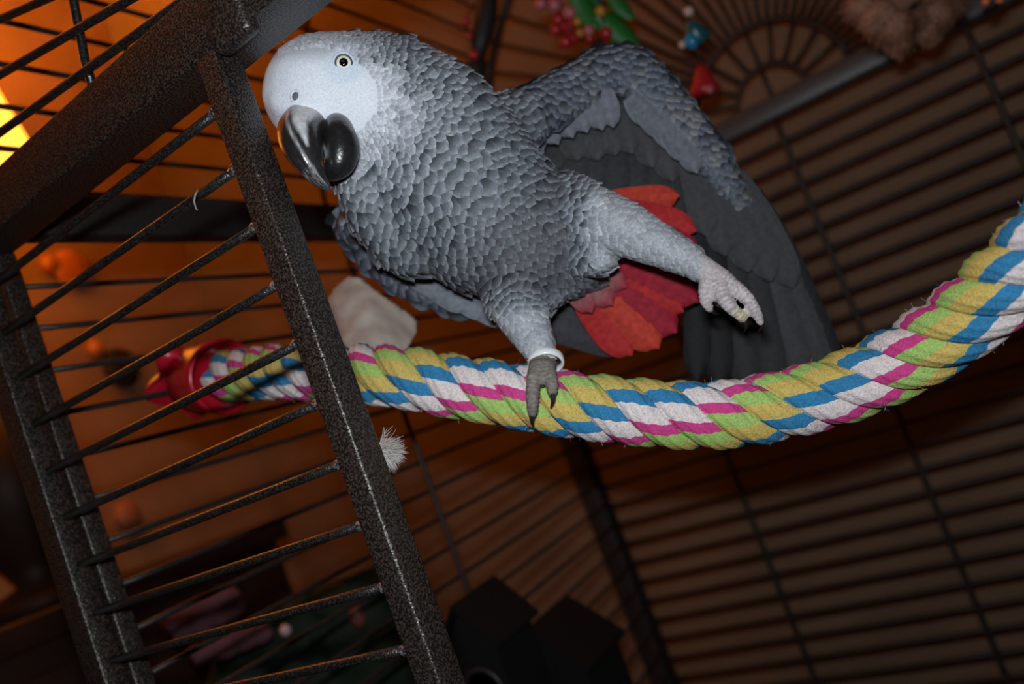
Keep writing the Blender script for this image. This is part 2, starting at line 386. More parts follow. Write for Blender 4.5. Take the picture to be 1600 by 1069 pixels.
# standing foot: two toes over the near side of the rope, two over the far side
toe([(840, 575, .368, 15), (834, 594, .3620, 12.5), (832, 615, .3590, 11.5), (832, 634, .3595, 10.5), (832, 646, .3610, 8.5)])
toe([(854, 575, .368, 15), (861, 592, .3620, 11.5), (863, 606, .3595, 10.5), (863, 616, .3600, 8.5)])
toe([(850, 562, .380, 14), (862, 566, .392, 12), (868, 580, .402, 10.5), (870, 600, .406, 9)])
toe([(842, 562, .380, 14), (834, 566, .392, 12), (830, 580, .402, 10.5), (828, 600, .406, 9)])

def sphere_template(n=16):
    mb = MB(); ball(mb, (0, 0, 0), 1, n); return np.array(mb.v), mb.f
SV, SF = sphere_template()
AX = np.array([RIGHT, UP, BACK])
vv, ff = [], []
for c, r, dz in BLOBS:
    q = (SV*np.array([r, r, r*dz])) @ AX + c
    n0 = sum(len(x) for x in vv); vv.append(q); ff += [tuple(i+n0 for i in f) for f in SF]
V = np.concatenate(vv)
me = bpy.data.meshes.new('raw'); me.from_pydata(V.tolist(), [], ff); me.update()
tmp = bpy.data.objects.new('raw', me); COL.objects.link(tmp)
md = tmp.modifiers.new('r', 'REMESH'); md.mode = 'VOXEL'; md.voxel_size = .00095
dg = bpy.context.evaluated_depsgraph_get(); ev = tmp.evaluated_get(dg); bme = bpy.data.meshes.new_from_object(ev)
bpy.data.objects.remove(tmp); bpy.data.meshes.remove(me)
nv = len(bme.vertices); co = np.empty(nv*3); bme.vertices.foreach_get('co', co); co = co.reshape(-1, 3)
ne = len(bme.edges); ed = np.empty(ne*2, int); bme.edges.foreach_get('vertices', ed); ed = ed.reshape(-1, 2)
def sm(e0, e1, x): t = np.clip((x-e0)/(e1-e0), 0, 1); return t*t*(3-2*t)
toeP = np.array([W(a[0], a[1], a[2]) for P in TOES for a in P])
td = np.min(np.linalg.norm(co[:, None, :]-toeP[None], axis=2), axis=1) if nv < 250000 else np.full(nv, 1.)
wt = .15+.85*sm(.008, .016, td)
deg = np.bincount(ed.ravel(), minlength=nv)[:, None]
for it in range(26):
    acc = np.zeros_like(co); np.add.at(acc, ed[:, 0], co[ed[:, 1]]); np.add.at(acc, ed[:, 1], co[ed[:, 0]])
    co += (acc/np.maximum(deg, 1)-co)*(.6*wt[:, None] if it > 3 else .5*np.ones((nv, 1)))
X, Y, Dp = PR(co)
toemask = 1-sm(.0065, .0095, td)
# feather colour of each stretch of the body (linear)
def face_e(x, y): return np.hypot((x-490)/114, (y-152)/86)
def body_col(x, y, dep, pos):
    x, y = np.asarray(x, float), np.asarray(y, float); n = len(x)
    c = np.tile(np.array([.135, .155, .185]), (n, 1))
    fe = face_e(x, y); face = (1-sm(.80, 1.25, fe))
    c = c*(1-face[:, None])+np.array([.60, .64, .71])*face[:, None]
    crown = sm(105, 70, y+ (x-500)*.0)*sm(640, 560, x)*sm(405, 430, x)
    c = c*(1-.62*crown[:, None]*face[:, None])+np.array([.20, .225, .26])*(.62*crown*face)[:, None]
    ce = 1-sm(20, 34, np.hypot((x-537)/1.15, y-103)); c = c*(1-ce[:, None])+np.array([.52, .60, .69])*ce[:, None]
    leg = np.maximum(sm(445, 480, y)*sm(740, 765, x)*sm(905, 890, x), sm(870, 905, x)*sm(240, 290, y)*sm(.405, .400, dep)*sm(1110, 1090, x))
    c = c*(1-leg[:, None])+np.array([.34, .36, .40])*leg[:, None]
    return c
c = body_col(X, Y, Dp, co)
stand = (toemask*(X < 950)*(Y > 550))[:, None]; stand = np.maximum(stand, (sm(556, 566, Y)*(X > 790)*(X < 920))[:, None])
c = c*(1-stand)+np.array([.155, .140, .125])*stand
rais = np.maximum(toemask*(X > 1050), sm(1082, 1100, X)*(Dp < .385))[:, None]
c = c*(1-rais)+np.array([.36, .33, .34])*rais
pale = np.exp(-((X-1156)**2+(Y-493)**2)/120)[:, None]*rais; c = c*(1-pale)+np.array([.55, .48, .33])*pale
# scales on feet: rings across each toe
TS, TA = [], []
for P in TOES:
    acc_ = 0
    for a_, b_ in zip(P[:-1], P[1:]):
        pa, pb = np.array(W(*a_[:3])), np.array(W(*b_[:3])); l_ = np.linalg.norm(pb-pa)
        for q in range(12): TS.append(pa+(pb-pa)*q/12); TA.append(acc_+l_*q/12)
        acc_ += l_
TS, TA = np.array(TS), np.array(TA); ti = np.where(toemask > .2)[0]
ni = np.argmin(np.linalg.norm(co[ti][:, None]-TS[None], axis=2), axis=1); wv = np.sin(2*PI*TA[ni]/.0019); rad = co[ti]-TS[ni]; rad /= np.linalg.norm(rad, axis=1)[:, None]+1e-9
co[ti] += rad*(wv*.00016*toemask[ti])[:, None]; ringc = 1+.22*wv*toemask[ti]
noi = np.array([noise.noise(Vector(p*900)) for p in co[(stand[:, 0] > .5) | (rais[:, 0] > .5)]])
ii = np.where((stand[:, 0] > .5) | (rais[:, 0] > .5))[0]; c[ii] *= (1+.45*noi)[:, None]; c[ti] *= ringc[:, None]
bme.vertices.foreach_set('co', co.ravel()); bme.update()
at_ = bme.color_attributes.new('Col', 'FLOAT_COLOR', 'POINT'); cc = np.ones((nv, 4), np.float32); cc[:, :3] = c; at_.data.foreach_set('color', cc.ravel())
bme.materials.clear(); bme.name = 'body'
parrot = empty('parrot', W(846, 600, .39), 'grey parrot with white face, black beak, red tail and spread wing, standing on the rope', 'parrot')
body = link('body', bme, skin_m, parrot)
bvh = BVHTree.FromPolygons([Vector(p) for p in co], [tuple(p.vertices) for p in bme.polygons])
def hit(x, y):
    dirv = Vector(W(x, y, 1)-C0).normalized(); h = bvh.ray_cast(Vector(C0), dirv); return h[0], h[1]

# ---- contour feathers: curved shells with a pale rim, lying on the skin and pointing away from the face
def shell(cdark, crim, wid=.88, rim=.24, n=8, m=8):
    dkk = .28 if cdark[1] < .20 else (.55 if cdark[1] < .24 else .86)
    V, Fc, Cc = [], [], []
    for j in range(m+1):
        v = j/m; w = wid/2*(math.sin(PI*min(1, .12+v*.86)**1.15)**.55 if v < 1 else .12)
        w = wid/2*(.45+.55*math.sin(PI/2*min(1, v/.55)))*(math.sqrt(max(0, 1-max(0, (v-.55)/.45)**2.1)) if v > .55 else 1)
        w = max(w, .05*wid)
        for i in range(n+1):
            u = -1+2*i/n; yy = v-.05*u*u*v
            V.append((u*w, yy, .075*(1-u*u)*math.sin(PI*min(1, v*.80))-.03*u*u))
            r_ = max(abs(u)**3*(v > .3), (max(0, v-1+rim)/rim)**1.4); k = min(1, r_)
            dk = dkk+(1-dkk)*min(1, max(0, (v-.40)/.34))                            # root darkened to paint in the shade under the overlying feather tip
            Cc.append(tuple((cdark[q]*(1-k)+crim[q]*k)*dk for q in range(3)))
    for j in range(m):
        for i in range(n): a = j*(n+1)+i; Fc.append((a, a+1, a+n+2, a+n+1))
    return np.array(V), Fc, np.array(Cc)
NL = 9
def lev_cols(l):
    # l = 0 beside the white face ... 1 on the breast
    ks = [(0, (.46, .49, .55), (.58, .61, .66)), (.18, (.27, .295, .335), (.46, .49, .54)), (.45, (.115, .132, .158), (.30, .325, .365)), (.75, (.085, .098, .118), (.235, .255, .285)), (1.01, (.068, .074, .086), (.165, .175, .195))]
    for a, b_ in zip(ks[:-1], ks[1:]):
        if l < b_[0]:
            t = (l-a[0])/(b_[0]-a[0]); return tuple(a[1][q]*(1-t)+b_[1][q]*t for q in range(3)), tuple(a[2][q]*(1-t)+b_[2][q]*t for q in range(3))
KINDS = {k: lev_cols(k/(NL-1)) for k in range(NL)}
KINDS['wing2'] = ((.13, .135, .15), (.21, .22, .245)); KINDS['wing'] = ((.078, .090, .118), (.14, .160, .203)); KINDS['pale'] = ((.27, .29, .325), (.36, .38, .42))
SH = {k: shell(*v) for k, v in KINDS.items()}
SHM = {}
for k, (v, f, cc_) in SH.items():
    mb = MB(); mb.add(v, f, cc_); m_ = mb.mesh('contour_feather'); m_.polygons.foreach_set('use_smooth', [True]*len(m_.polygons)); m_.materials.append(feather_m); SHM[k] = m_
def lvl(l): return int(min(NL-1, max(0, round(l*(NL-1)+rng.normal(0, .45)))))
EYE0 = np.array([505., 135.])
ARM = np.array([(790, 200), (890, 140), (950, 100), (985, 100), (1065, 185), (1150, 300)], float)
def flow(x, y, dep):
    # (direction in the picture plane, spacing px, kind) of the plumage at a body point
    fe = float(face_e(x, y))
    if dep > .4075 and x > 735 and y < 400:                                  # spread arm and hand
        k = int(np.argmin(np.hypot(ARM[:, 0]-x, ARM[:, 1]-y))); dirs = [(.35, 1), (.35, 1), (.45, 1), (.5, 1), (.35, 1), (.45, 1)]
        return dirs[k], 12.5, ('wing2' if rng.random() < (.12 if x < 1040 else .4) else 'wing')
    if dep > .425 and x < 790: return (.85, .6), 15, 'wing'                     # folded far wing
    if x > 875 and 235 < y < 450 and dep < .402:                              # raised thigh
        return (1, .45), 12, ('pale' if x > 935 else lvl(.80-.62*(x-872)/60+max(0, y-380)/200))
    if y > 450 and 755 < x < 900: return ((.35, 1) if x < 840 or y > 480 else (.8, .3)), 12, ('pale' if y > 492 else lvl(.80-.6*(y-450)/42))
    v = np.array([x, y])-EYE0; dd = np.hypot(*v); v = v/dd
    if x > 640 or y > 330: v = v*.75+np.array([.75, .62])*.35
    edge = (fe-1)*85
    if fe < .90: return None
    if x < 436 and y < 150: return None
    if y < 100 and x < 640:                                                    # finely scaled crown
        return tuple(v), 6.0+max(0, (x-560))*.09, lvl(max(0, (84-y))/170+max(0, x-540)/170)
    sp = min(19.5, 6.0+max(0, edge)*.115)
    if x > 760 or (y > 330 and x > 600): sp = min(sp, 15.5)
    l = .02+edge/48*.30 if edge < 48 else .32+(edge-48)/150*.5
    if y < 150: l = max(l, min(.45, max(0, edge)/40*.45))
    return tuple(v), sp, lvl(min(1, l))
polys = np.array([p.vertices[:4] if len(p.vertices) == 4 else (*p.vertices[:3], p.vertices[2]) for p in bme.polygons])
pc = co[polys].mean(1); pn = np.empty(len(polys)*3); bme.polygons.foreach_get('normal', pn); pn = pn.reshape(-1, 3)
px_, py_, pd_ = PR(pc)
order = rng.permutation(len(polys)); cell = .0075; grid = {}; placed = []
for i in order:
    x, y, dp = px_[i], py_[i], pd_[i]
    if dp*0 != 0: continue
    if (x > 1088 and dp < .40 and y > 380) or (y > 552 and x > 780 and x < 950 and dp < .415): continue
    view = pn[i].dot((C0-pc[i])/np.linalg.norm(C0-pc[i]))
    fr = flow(x, y, dp)
    if fr is None: continue
    dr, sp, kd = fr
    if view < -.25: sp = max(sp*1.6, 16)                                       # far side, not seen in the photograph
    r = sp*dp/F*.80; key = tuple(np.floor(pc[i]/cell).astype(int)); ok = True
    for a in (-1, 0, 1):
        for b_ in (-1, 0, 1):
            for e in (-1, 0, 1):
                for q in grid.get((key[0]+a, key[1]+b_, key[2]+e), ()):
                    if (q[0]-pc[i][0])**2+(q[1]-pc[i][1])**2+(q[2]-pc[i][2])**2 < (r*.5+q[3]*.5)**2: ok = False; break
                if not ok: break
            if not ok: break
        if not ok: break
    if not ok: continue
    grid.setdefault(key, []).append((*pc[i], r)); placed.append((i, dr, sp, kd, view))
mats = []
for (i, dr, sp, kd, view) in placed:
    nrm = pn[i]; g = RIGHT*dr[0]-UP*dr[1]; g = g-nrm*g.dot(nrm); ln = np.linalg.norm(g)
    if ln < 1e-3: continue
    g = g/ln; jit = rng.normal(0, .13); s_ = np.cross(g, nrm); g = g*math.cos(jit)+s_*math.sin(jit)
    tilt = .14 if kd in ('wing', 'wing2') else (.11 if kd == 'pale' else (.27 if kd >= 2 else .13)); g2 = g*math.cos(tilt)+nrm*math.sin(tilt); n2 = nrm*math.cos(tilt)-g*math.sin(tilt); s2 = np.cross(g2, n2)
    size = sp*pd_[i]/F*2.0*rng.uniform(.9, 1.12)
    p0 = pc[i]-g*size*.45-nrm*size*.045
    mats.append((size if view > .1 else size*.01, np.column_stack([s2, g2, n2])*size, p0, kd))
mats.sort(key=lambda q: -q[0])
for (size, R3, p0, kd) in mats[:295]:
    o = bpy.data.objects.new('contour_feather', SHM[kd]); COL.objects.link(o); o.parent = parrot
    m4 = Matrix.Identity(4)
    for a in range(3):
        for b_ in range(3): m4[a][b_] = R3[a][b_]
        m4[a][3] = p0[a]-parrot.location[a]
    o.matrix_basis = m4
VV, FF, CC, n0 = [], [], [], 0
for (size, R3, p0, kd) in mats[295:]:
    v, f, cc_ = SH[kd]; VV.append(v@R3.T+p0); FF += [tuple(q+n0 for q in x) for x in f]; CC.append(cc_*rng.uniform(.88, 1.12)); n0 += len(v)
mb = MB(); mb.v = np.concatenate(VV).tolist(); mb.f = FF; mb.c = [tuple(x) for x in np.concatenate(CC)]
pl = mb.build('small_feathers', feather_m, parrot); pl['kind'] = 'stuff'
print('FEATHERS', len(mats), 'bodyverts', nv)

# ---- flight feathers, tail feathers and big coverts: vanes on a bent shaft
def vane(name, P, wpx, col, tipcol=None, tip=.35, cup=.10, n=16, m=8, root=.25, asym=0.0, rim=None, label=None, mtl=None):
    """P = three (px, py, depth) points of the shaft; wpx = full width in photo pixels"""
    A, B, C_ = [np.array(W(*q)) for q in P]; hw = wpx/2*P[1][2]/F; mb = MB(); V, Fc, Cc = [], [], []
    tipcol = tipcol or col; ln_ = np.linalg.norm(C_-A)
    for j in range(n+1):
        t = j/n; p = (1-t)**2*A+2*t*(1-t)*B+t*t*C_; tg = 2*(1-t)*(B-A)+2*t*(C_-B); tg = tg/np.linalg.norm(tg)
        nm = C0-p; nm = nm-tg*nm.dot(tg); nm /= np.linalg.norm(nm); sd = np.cross(tg, nm)
        w = hw*(root+(1-root)*min(1, t/.35)**.7)
        if t > 1-tip: w *= math.sqrt(max(0.004, 1-((t-1+tip)/tip)**2.3))
        for i in range(m+1):
            u = -1+2*i/m; us = u*(1-asym*(1 if u > 0 else -1))
            z = -cup*hw*2*u*u+.00022*math.sin(u*9+t*40)*(abs(u) > .2)
            V.append(p+sd*(us*w)+nm*z)
            k = t*t; cc_ = [col[q]*(1-k)+tipcol[q]*k for q in range(3)]
            if rim: e = max(abs(u)**4, max(0, (t-.86)/.14)**2); cc_ = [cc_[q]*(1-e)+rim[q]*e for q in range(3)]
            f_ = .93+.14*noise.noise(Vector((u*3+P[0][0], t*1.5, P[0][1]*.1))); Cc.append([x*f_ for x in cc_])
    for j in range(n):
        for i in range(m): a = j*(m+1)+i; Fc.append((a, a+1, a+m+2, a+m+1))
    mb.add(V, Fc, Cc); o = mb.build(name, mtl or vane_m, parrot)
    if label: o['label'] = label
    sh = MB(); path = []
    for j in range(0, n+1, 2):
        t = j/n*.97; p = (1-t)**2*A+2*t*(1-t)*B+t*t*C_; nm = (C0-p)/np.linalg.norm(C0-p); path.append(p+nm*.0001)
    tube(sh, path, [.0007*(1-.8*j/(len(path)-1))*min(1, ln_/.08) for j in range(len(path))], 6, True, [min(1, x*1.5) for x in col])
    s_ = sh.build('shaft', mtl or vane_m, o)
    return o
DK, MD, GY, BK = (.019, .019, .021), (.033, .0335, .037), (.052, .053, .058), (.007, .007, .008)
# primaries, outermost first
PR_ = [((1180, 300), (1252, 430), (1306, 572), 34, BK), ((1160, 292), (1232, 430), (1288, 585), 46, MD), ((1146, 284), (1210, 440), (1255, 602), 50, MD),
       ((1130, 272), (1178, 445), (1212, 612), 52, DK), ((1112, 258), (1148, 440), (1168, 612), 50, DK), ((1094, 244), (1118, 430), (1124, 606), 48, BK),
       ((1078, 232), (1094, 420), (1088, 596), 42, BK)]  # innermost two coloured near black to paint the shadow in the gap
for k, (a, b_, c_, w, col) in enumerate(PR_):
    o = vane('primary_feather', [(*a, .445+.0012*k), (*b_, .444+.0012*k), (*c_, .440+.0012*k)], w, [x*1.1 for x in col], col, .16, .07, 22, 8, .6, .0)
# secondaries hanging from the forearm
SC_ = [((1064, 218), (1090, 300), (1092, 420), 56), ((1046, 196), (1072, 290), (1078, 400), 56), ((1024, 170), (1046, 260), (1052, 370), 56), ((1000, 150), (1016, 240), (1022, 345), 58),
       ((972, 140), (985, 230), (990, 330), 58), ((940, 145), (952, 220), (960, 318), 58), ((905, 160), (920, 220), (930, 300), 56), ((868, 176), (888, 230), (905, 282), 54), ((838, 196), (858, 230), (875, 262), 48)]
for k, (a, b_, c_, w) in enumerate(SC_):
    vane('secondary_feather', [(*a, .4535-.0006*k), (*b_, .453-.0006*k), (*c_, .452-.0006*k)], w, DK, MD, .30, .08, 16, 8, .7)
# long dark under coverts over the hand
GC = [((1150, 280), (1205, 365), (1240, 450), 44), ((1132, 262), (1178, 350), (1205, 440), 46), ((1112, 246), (1148, 330), (1170, 425), 48), ((1092, 226), (1120, 310), (1134, 400), 48),
      ((1072, 206), (1092, 280), (1106, 370), 46)]
for k, (a, b_, c_, w) in enumerate(GC):
    vane('under_covert', [(*a, .4405), (*b_, .4390), (*c_, .4385+.0008*k)], w*1.1, MD, [x*1.1 for x in MD], .30, .03, 14, 8, .7)
GD = [((880, 185), (895, 215), (903, 250), 46), ((908, 178), (925, 215), (935, 250), 46), ((936, 170), (952, 205), (962, 242), 46), ((962, 160), (978, 200), (988, 240), 46), ((990, 165), (1008, 215), (1020, 262), 46), ((1015, 182), (1038, 235), (1052, 285), 46)]
for k, (a, b_, c_, w) in enumerate(GD):
    vane('under_covert', [(*a, .4425), (*b_, .4420), (*c_, .4415+.0006*k)], w, (.035, .036, .039), (.05, .051, .054), .5, .12, 10, 8, .7, 0, (.06, .06, .063))
# pale scalloped under coverts along the arm
PC = [((775, 214), (786, 235), (800, 254), 34), ((795, 205), (812, 228), (828, 250), 36), ((820, 196), (836, 215), (850, 236), 36), ((844, 184), (860, 204), (873, 226), 36), ((868, 172), (884, 194), (896, 216), 36),
      ((892, 160), (908, 184), (918, 208), 36), ((916, 148), (932, 174), (942, 204), 38), ((940, 140), (954, 168), (958, 200), 34), ((985, 150), (1000, 172), (1012, 198), 36), ((1002, 164), (1020, 190), (1036, 216), 38),
      ((1022, 184), (1042, 210), (1058, 236), 38), ((1042, 204), (1062, 230), (1074, 252), 38), ((1060, 220), (1078, 246), (1090, 272), 32)]
for k, (a, b_, c_, w) in enumerate(PC):
    vane('pale_covert', [(*a, .4230), (*b_, .4250), (*c_, .4290)], w, (.115, .127, .155), (.145, .158, .19), .6, .18, 8, 8, .75, 0, (.17, .185, .215))
PD = [((700+i*0, 0), (0, 0), (0, 0), 0) for i in range(0)]
for k in range(15):                                                       # second, smaller row nearer the leading edge
    t = k/14
    if t < .58: q = t/.58; a = (786+q*170, 178-q*66); dr = (12, 34)
    else: q = (t-.58)/.42; a = (985+q*120, 118+q*112); dr = (20, 30)
    vane('lesser_covert', [(*a, .4205+.012*t), (a[0]+dr[0]*.5, a[1]+dr[1]*.5, .4205+.012*t), (a[0]+dr[0], a[1]+dr[1], .4245+.012*t)], 28, (.065, .075, .10), (.10, .112, .145), .6, .2, 8, 6, .75, 0, (.155, .17, .205))
# folded far wing: coverts then dark primaries reaching back under the belly
for k, (a, c_, w) in enumerate([((716, 462), (800, 505), 40), ((700, 455), (760, 494), 34), ((660, 440), (730, 484), 34), ((625, 418), (690, 462), 30), ((590, 392), (648, 436), 28), ((556, 360), (606, 408), 24), ((524, 326), (570, 374), 20)]):
    vane('wing_covert', [(*a, .428+k*.0002), ((a[0]+c_[0])/2, (a[1]+c_[1])/2+3, .4235+k*.0002), (*c_, .4255)], w, (.135, .15, .18), (.16, .175, .205), .45, .12, 10, 6, .8)
for k, (a, b_, c_, w) in enumerate([((740, 462), (850, 512), (985, 548), 44), ((745, 452), (860, 490), (1000, 540), 46), ((760, 446), (870, 475), (985, 520), 46), ((780, 440), (880, 462), (960, 495), 40)]):
    vane('folded_primary', [(*a, .432+.002*k), (*b_, .433+.002*k), (*c_, .438+.002*k)], w, (.035, .037, .045), (.03, .031, .036), .2, .08, 16, 6, .7)
# tail: red feathers fanned behind the raised leg
RD, RD2, RD3 = (.33, .022, .024), (.25, .016, .030), (.38, .040, .026)
TL = [((905, 430), (935, 500), (988, 556), 62, RD, .424), ((920, 425), (975, 490), (1030, 545), 66, RD3, .4225), ((925, 418), (990, 470), (1058, 520), 62, RD2, .4215),
      ((930, 410), (1000, 445), (1068, 488), 58, RD, .4205), ((940, 400), (1010, 425), (1092, 472), 56, RD2, .4190), ((945, 385), (1015, 405), (1090, 436), 46, RD3, .4245),
      ((940, 350), (1015, 360), (1092, 392), 44, RD2, .4275), ((935, 335), (1010, 332), (1088, 362), 50, RD, .4285), ((930, 320), (990, 315), (1062, 306), 44, RD3, .4300)]
for k, (a, b_, c_, w, col, dpt) in enumerate(TL):
    vane('tail_feather', [(*a, dpt-.008), (*b_, dpt), (*c_, dpt+.004)], w, col, [x*1.15 for x in col], .35, .12, 18, 8, .55)
tc = [((888, 425), (905, 455), (925, 490), 44), ((900, 428), (930, 450), (958, 478), 42), ((915, 415), (945, 430), (980, 450), 40)]
for k, (a, b_, c_, w) in enumerate(tc):
    vane('tail_covert', [(*a, .412), (*b_, .411), (*c_, .414)], w, (.20, .12, .13), (.28, .03, .04), .5, .15, 10, 6, .7)

# ---- beak
def loft(name, secs, mtl, ridge=.25, n=26, label=None):
    """secs: (px, py, depth, half width px, half depth px); cross-sections stand square to the centre line"""
    mb = MB(); V, Fc, Cc = [], [], []; P = [np.array(W(*s[:3])) for s in secs]
    from math import cos, sin
    for j, s in enumerate(secs):
        tg = P[min(j+1, len(P)-1)]-P[max(0, j-1)]; tg /= np.linalg.norm(tg); bk = BACK-tg*BACK.dot(tg); bk /= np.linalg.norm(bk); sd = np.cross(tg, bk)
        for k in range(n):
            a = 2*PI*k/n; hw, hd = s[3]*s[2]/F, s[4]*s[2]/F
            ra = 1+ridge*math.exp(-((a-RIDGE+PI) % (2*PI)-PI)**2/.10)
            V.append(P[j]+(sd*cos(a)*hw+bk*sin(a)*hd)*ra)
            Cc.append(s[5](k, n, a, j/(len(secs)-1)) if len(s) > 5 else (.02, .02, .022))
    for j in range(len(secs)-1):
        for k in range(n): a = j*n+k; b_ = j*n+(k+1) % n; Fc.append((a, b_, b_+n, a+n))
    Fc.append(tuple(range(n))[::-1]); Fc.append(tuple(range((len(secs)-1)*n, len(secs)*n))); mb.add(V, Fc, Cc)
    o = mb.build(name, mtl, parrot); 
    if label: o['label'] = label
    m_ = o.modifiers.new('s', 'SUBSURF'); m_.levels = 1; m_.render_levels = 2
    return o
def interp(S, m):
    out = []
    for i in range(len(S)-1):
        p0, p1, p2, p3 = [np.array(S[q], float) for q in (max(i-1, 0), i, i+1, min(i+2, len(S)-1))]
        for k in range(m):
            t = k/m; out.append(list(.5*((2*p1)+(p2-p0)*t+(2*p0-5*p1+4*p2-p3)*t*t+(3*p1-p0-3*p2+p3)*t**3)))
    out.append(list(S[-1])); return out
RIDGE = 1.45
def beak_px(j, secs, a):
    s_ = secs[j]; return s_[0]+math.cos(a)*s_[3]*.9, s_[1]
def ucol(k, n, a, t):
    f = .5+.5*noise.noise(Vector((math.cos(a)*2.6, math.sin(a)*2.6, t*6))); f2 = .5+.5*noise.noise(Vector((math.cos(a)*9, math.sin(a)*9, t*22+3)))
    base = np.array((.017, .016, .016))*(.7+.6*f2)
    wedge = max(0, 1-abs(((a-2.0+PI) % (2*PI))-PI)/(1.0*(1.30-t*2.6)+1e-3)) if t < .5 else 0       # powdery wedge over the middle of the base
    ed = math.exp(-((a-(1.1+1.0*t)+PI) % (2*PI)-PI)**2/.0035)*(.06 < t < .86)*(.45+.7*f2)  # flash highlight along the ridge, painted in as a pale streak
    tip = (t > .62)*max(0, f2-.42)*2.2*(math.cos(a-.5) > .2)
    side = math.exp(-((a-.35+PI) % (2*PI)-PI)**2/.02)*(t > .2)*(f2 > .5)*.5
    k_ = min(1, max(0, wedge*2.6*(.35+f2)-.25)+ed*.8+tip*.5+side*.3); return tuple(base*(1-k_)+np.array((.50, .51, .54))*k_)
def lcol(k, n, a, t):
    f = .5+.5*noise.noise(Vector((math.cos(a)*3, math.sin(a)*3, t*4+9))); f2 = .5+.5*noise.noise(Vector((math.cos(a)*9, math.sin(a)*9, t*18+9)))
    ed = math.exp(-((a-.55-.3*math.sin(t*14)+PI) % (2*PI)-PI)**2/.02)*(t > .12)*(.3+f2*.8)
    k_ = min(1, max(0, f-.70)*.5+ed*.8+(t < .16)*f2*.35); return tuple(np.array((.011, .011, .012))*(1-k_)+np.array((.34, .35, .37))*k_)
US = [(482, 196, .370, 30, 26), (474, 200, .356, 38, 34), (470, 216, .3465, 35, 36), (476, 237, .342, 30, 31), (486, 258, .341, 22, 24), (497, 277, .342, 15, 16), (507, 289, .345, 8.5, 9), (514, 298, .348, 2.5, 3)]
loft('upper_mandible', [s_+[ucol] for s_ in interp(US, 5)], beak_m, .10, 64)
RIDGE = 5.9
LS = [(527, 196, .366, 16, 18), (529, 201, .357, 22, 25), (531, 212, .352, 25, 29), (533, 226, .3495, 28, 30), (532, 242, .3485, 28, 29), (529, 256, .3485, 24, 26), (520, 268, .350, 17, 19), (511, 276, .352, 9, 10), (505, 280, .353, 2.5, 3)]
loft('lower_mandible', [s_+[lcol] for s_ in interp(LS, 5)], beak_m, .12, 64)
# ---- eye
eye_m = mat('eye', rough=.05, spec=.8, attr=True); lid_m = mat('eyelid', (.045, .045, .05), .5, .4); nos_m = mat('nostril_skin', (.10, .12, .14), .6, .3)
hp, hn = hit(537, 98); ec = np.array(hp); en = np.array(hn); en = en*.55+(C0-ec)/np.linalg.norm(C0-ec)*.45; en /= np.linalg.norm(en)
eu = np.cross(en, UP); eu /= np.linalg.norm(eu); ew = np.cross(en, eu); ER = px(15.0, .36)
mb = MB(); V, Fc, Cc = [], [], []; NR, NA = 40, 48
for j in range(NR+1):
    th = PI*.62*j/NR; rr_ = math.sin(th)
    for k in range(NA):
        a = 2*PI*k/NA; V.append(ec-en*ER*.72+(eu*math.cos(a)*rr_+ew*math.sin(a)*rr_+en*math.cos(th))*ER)
        pr_ = rr_ if th < PI/2 else 2
        Cc.append((.003, .003, .003) if pr_ < .43 else ((.80, .77, .66) if pr_ < .80 else (.03, .03, .035)))
for j in range(NR):
    for k in range(NA): a = j*NA+k; b_ = j*NA+(k+1) % NA; Fc.append((a, a+NA, b_+NA, b_))
mb.add(V, Fc, Cc); mb.build('eye', eye_m, parrot)['label'] = 'pale ivory eye with round black pupil'
ring = [ec-en*ER*.02+(eu*math.cos(2*PI*k/32)+ew*math.sin(2*PI*k/32))*ER*.83 for k in range(33)]
mb = MB(); tube(mb, ring, px(1.6, .36), 8, False); mb.build('eyelid', lid_m, parrot)
ring = [ec-en*ER*.10+(eu*math.cos(2*PI*k/32)+ew*math.sin(2*PI*k/32))*ER*1.02 for k in range(33)]
mb = MB(); tube(mb, ring, px(2.6, .36), 8, False, (.50, .57, .66)); mb.build('eyelid', skin_m, parrot)['label'] = 'pale bluish rim of bare skin'
hp, hn = hit(461, 150); hp = np.array(hp); hn = np.array(hn); a1 = UP-hn*UP.dot(hn); a1 /= np.linalg.norm(a1)
mb = MB(); ball(mb, hp-hn*px(1.2, .35), (px(6.2, .35), px(8.2, .35), px(2.2, .35)), 20, None, (Vector(np.cross(a1, hn)), Vector(a1), Vector(hn))); mb.build('nostril', nos_m, parrot)
ring = [hp-hn*px(.5, .35)+np.cross(a1, hn)*math.cos(2*PI*k/24)*px(7.2, .35)+a1*math.sin(2*PI*k/24)*px(9.2, .35) for k in range(25)]
mb = MB(); tube(mb, ring, px(1.8, .35), 8, False, (.60, .63, .68)); mb.build('cere_rim', skin_m, parrot)
# ---- claws and leg band
claw_m = mat('claw', (.016, .014, .014), .35, .5)
def claw(P, r0):
    mb = MB(); Q = interp([list(p) for p in P], 4); tube(mb, [W(*q) for q in Q], [px(r0, .36)*(1-.92*i/(len(Q)-1)) for i in range(len(Q))], 10); mb.build('claw', claw_m, parrot)
claw([(832, 643, .3608), (831, 656, .3620), (833, 666, .366)], 7)
claw([(863, 613, .3595), (864, 626, .3595), (860, 638, .3620)], 6.5)
claw([(870, 597, .406), (870, 612, .405), (868, 622, .400)], 6); claw([(828, 597, .406), (828, 612, .405), (830, 622, .400)], 6)
claw([(1188, 501, .359), (1190, 512, .362), (1183, 519, .366)], 5.5); claw([(1162, 498, .360), (1166, 510, .363), (1162, 520, .368)], 5.5)
claw([(1110, 482, .362), (1117, 490, .365), (1124, 491, .369)], 5); claw([(1139, 478, .379), (1147, 482, .382), (1151, 488, .386)], 5)
band_m = mat('leg_band', (.62, .66, .66), .3, .5)
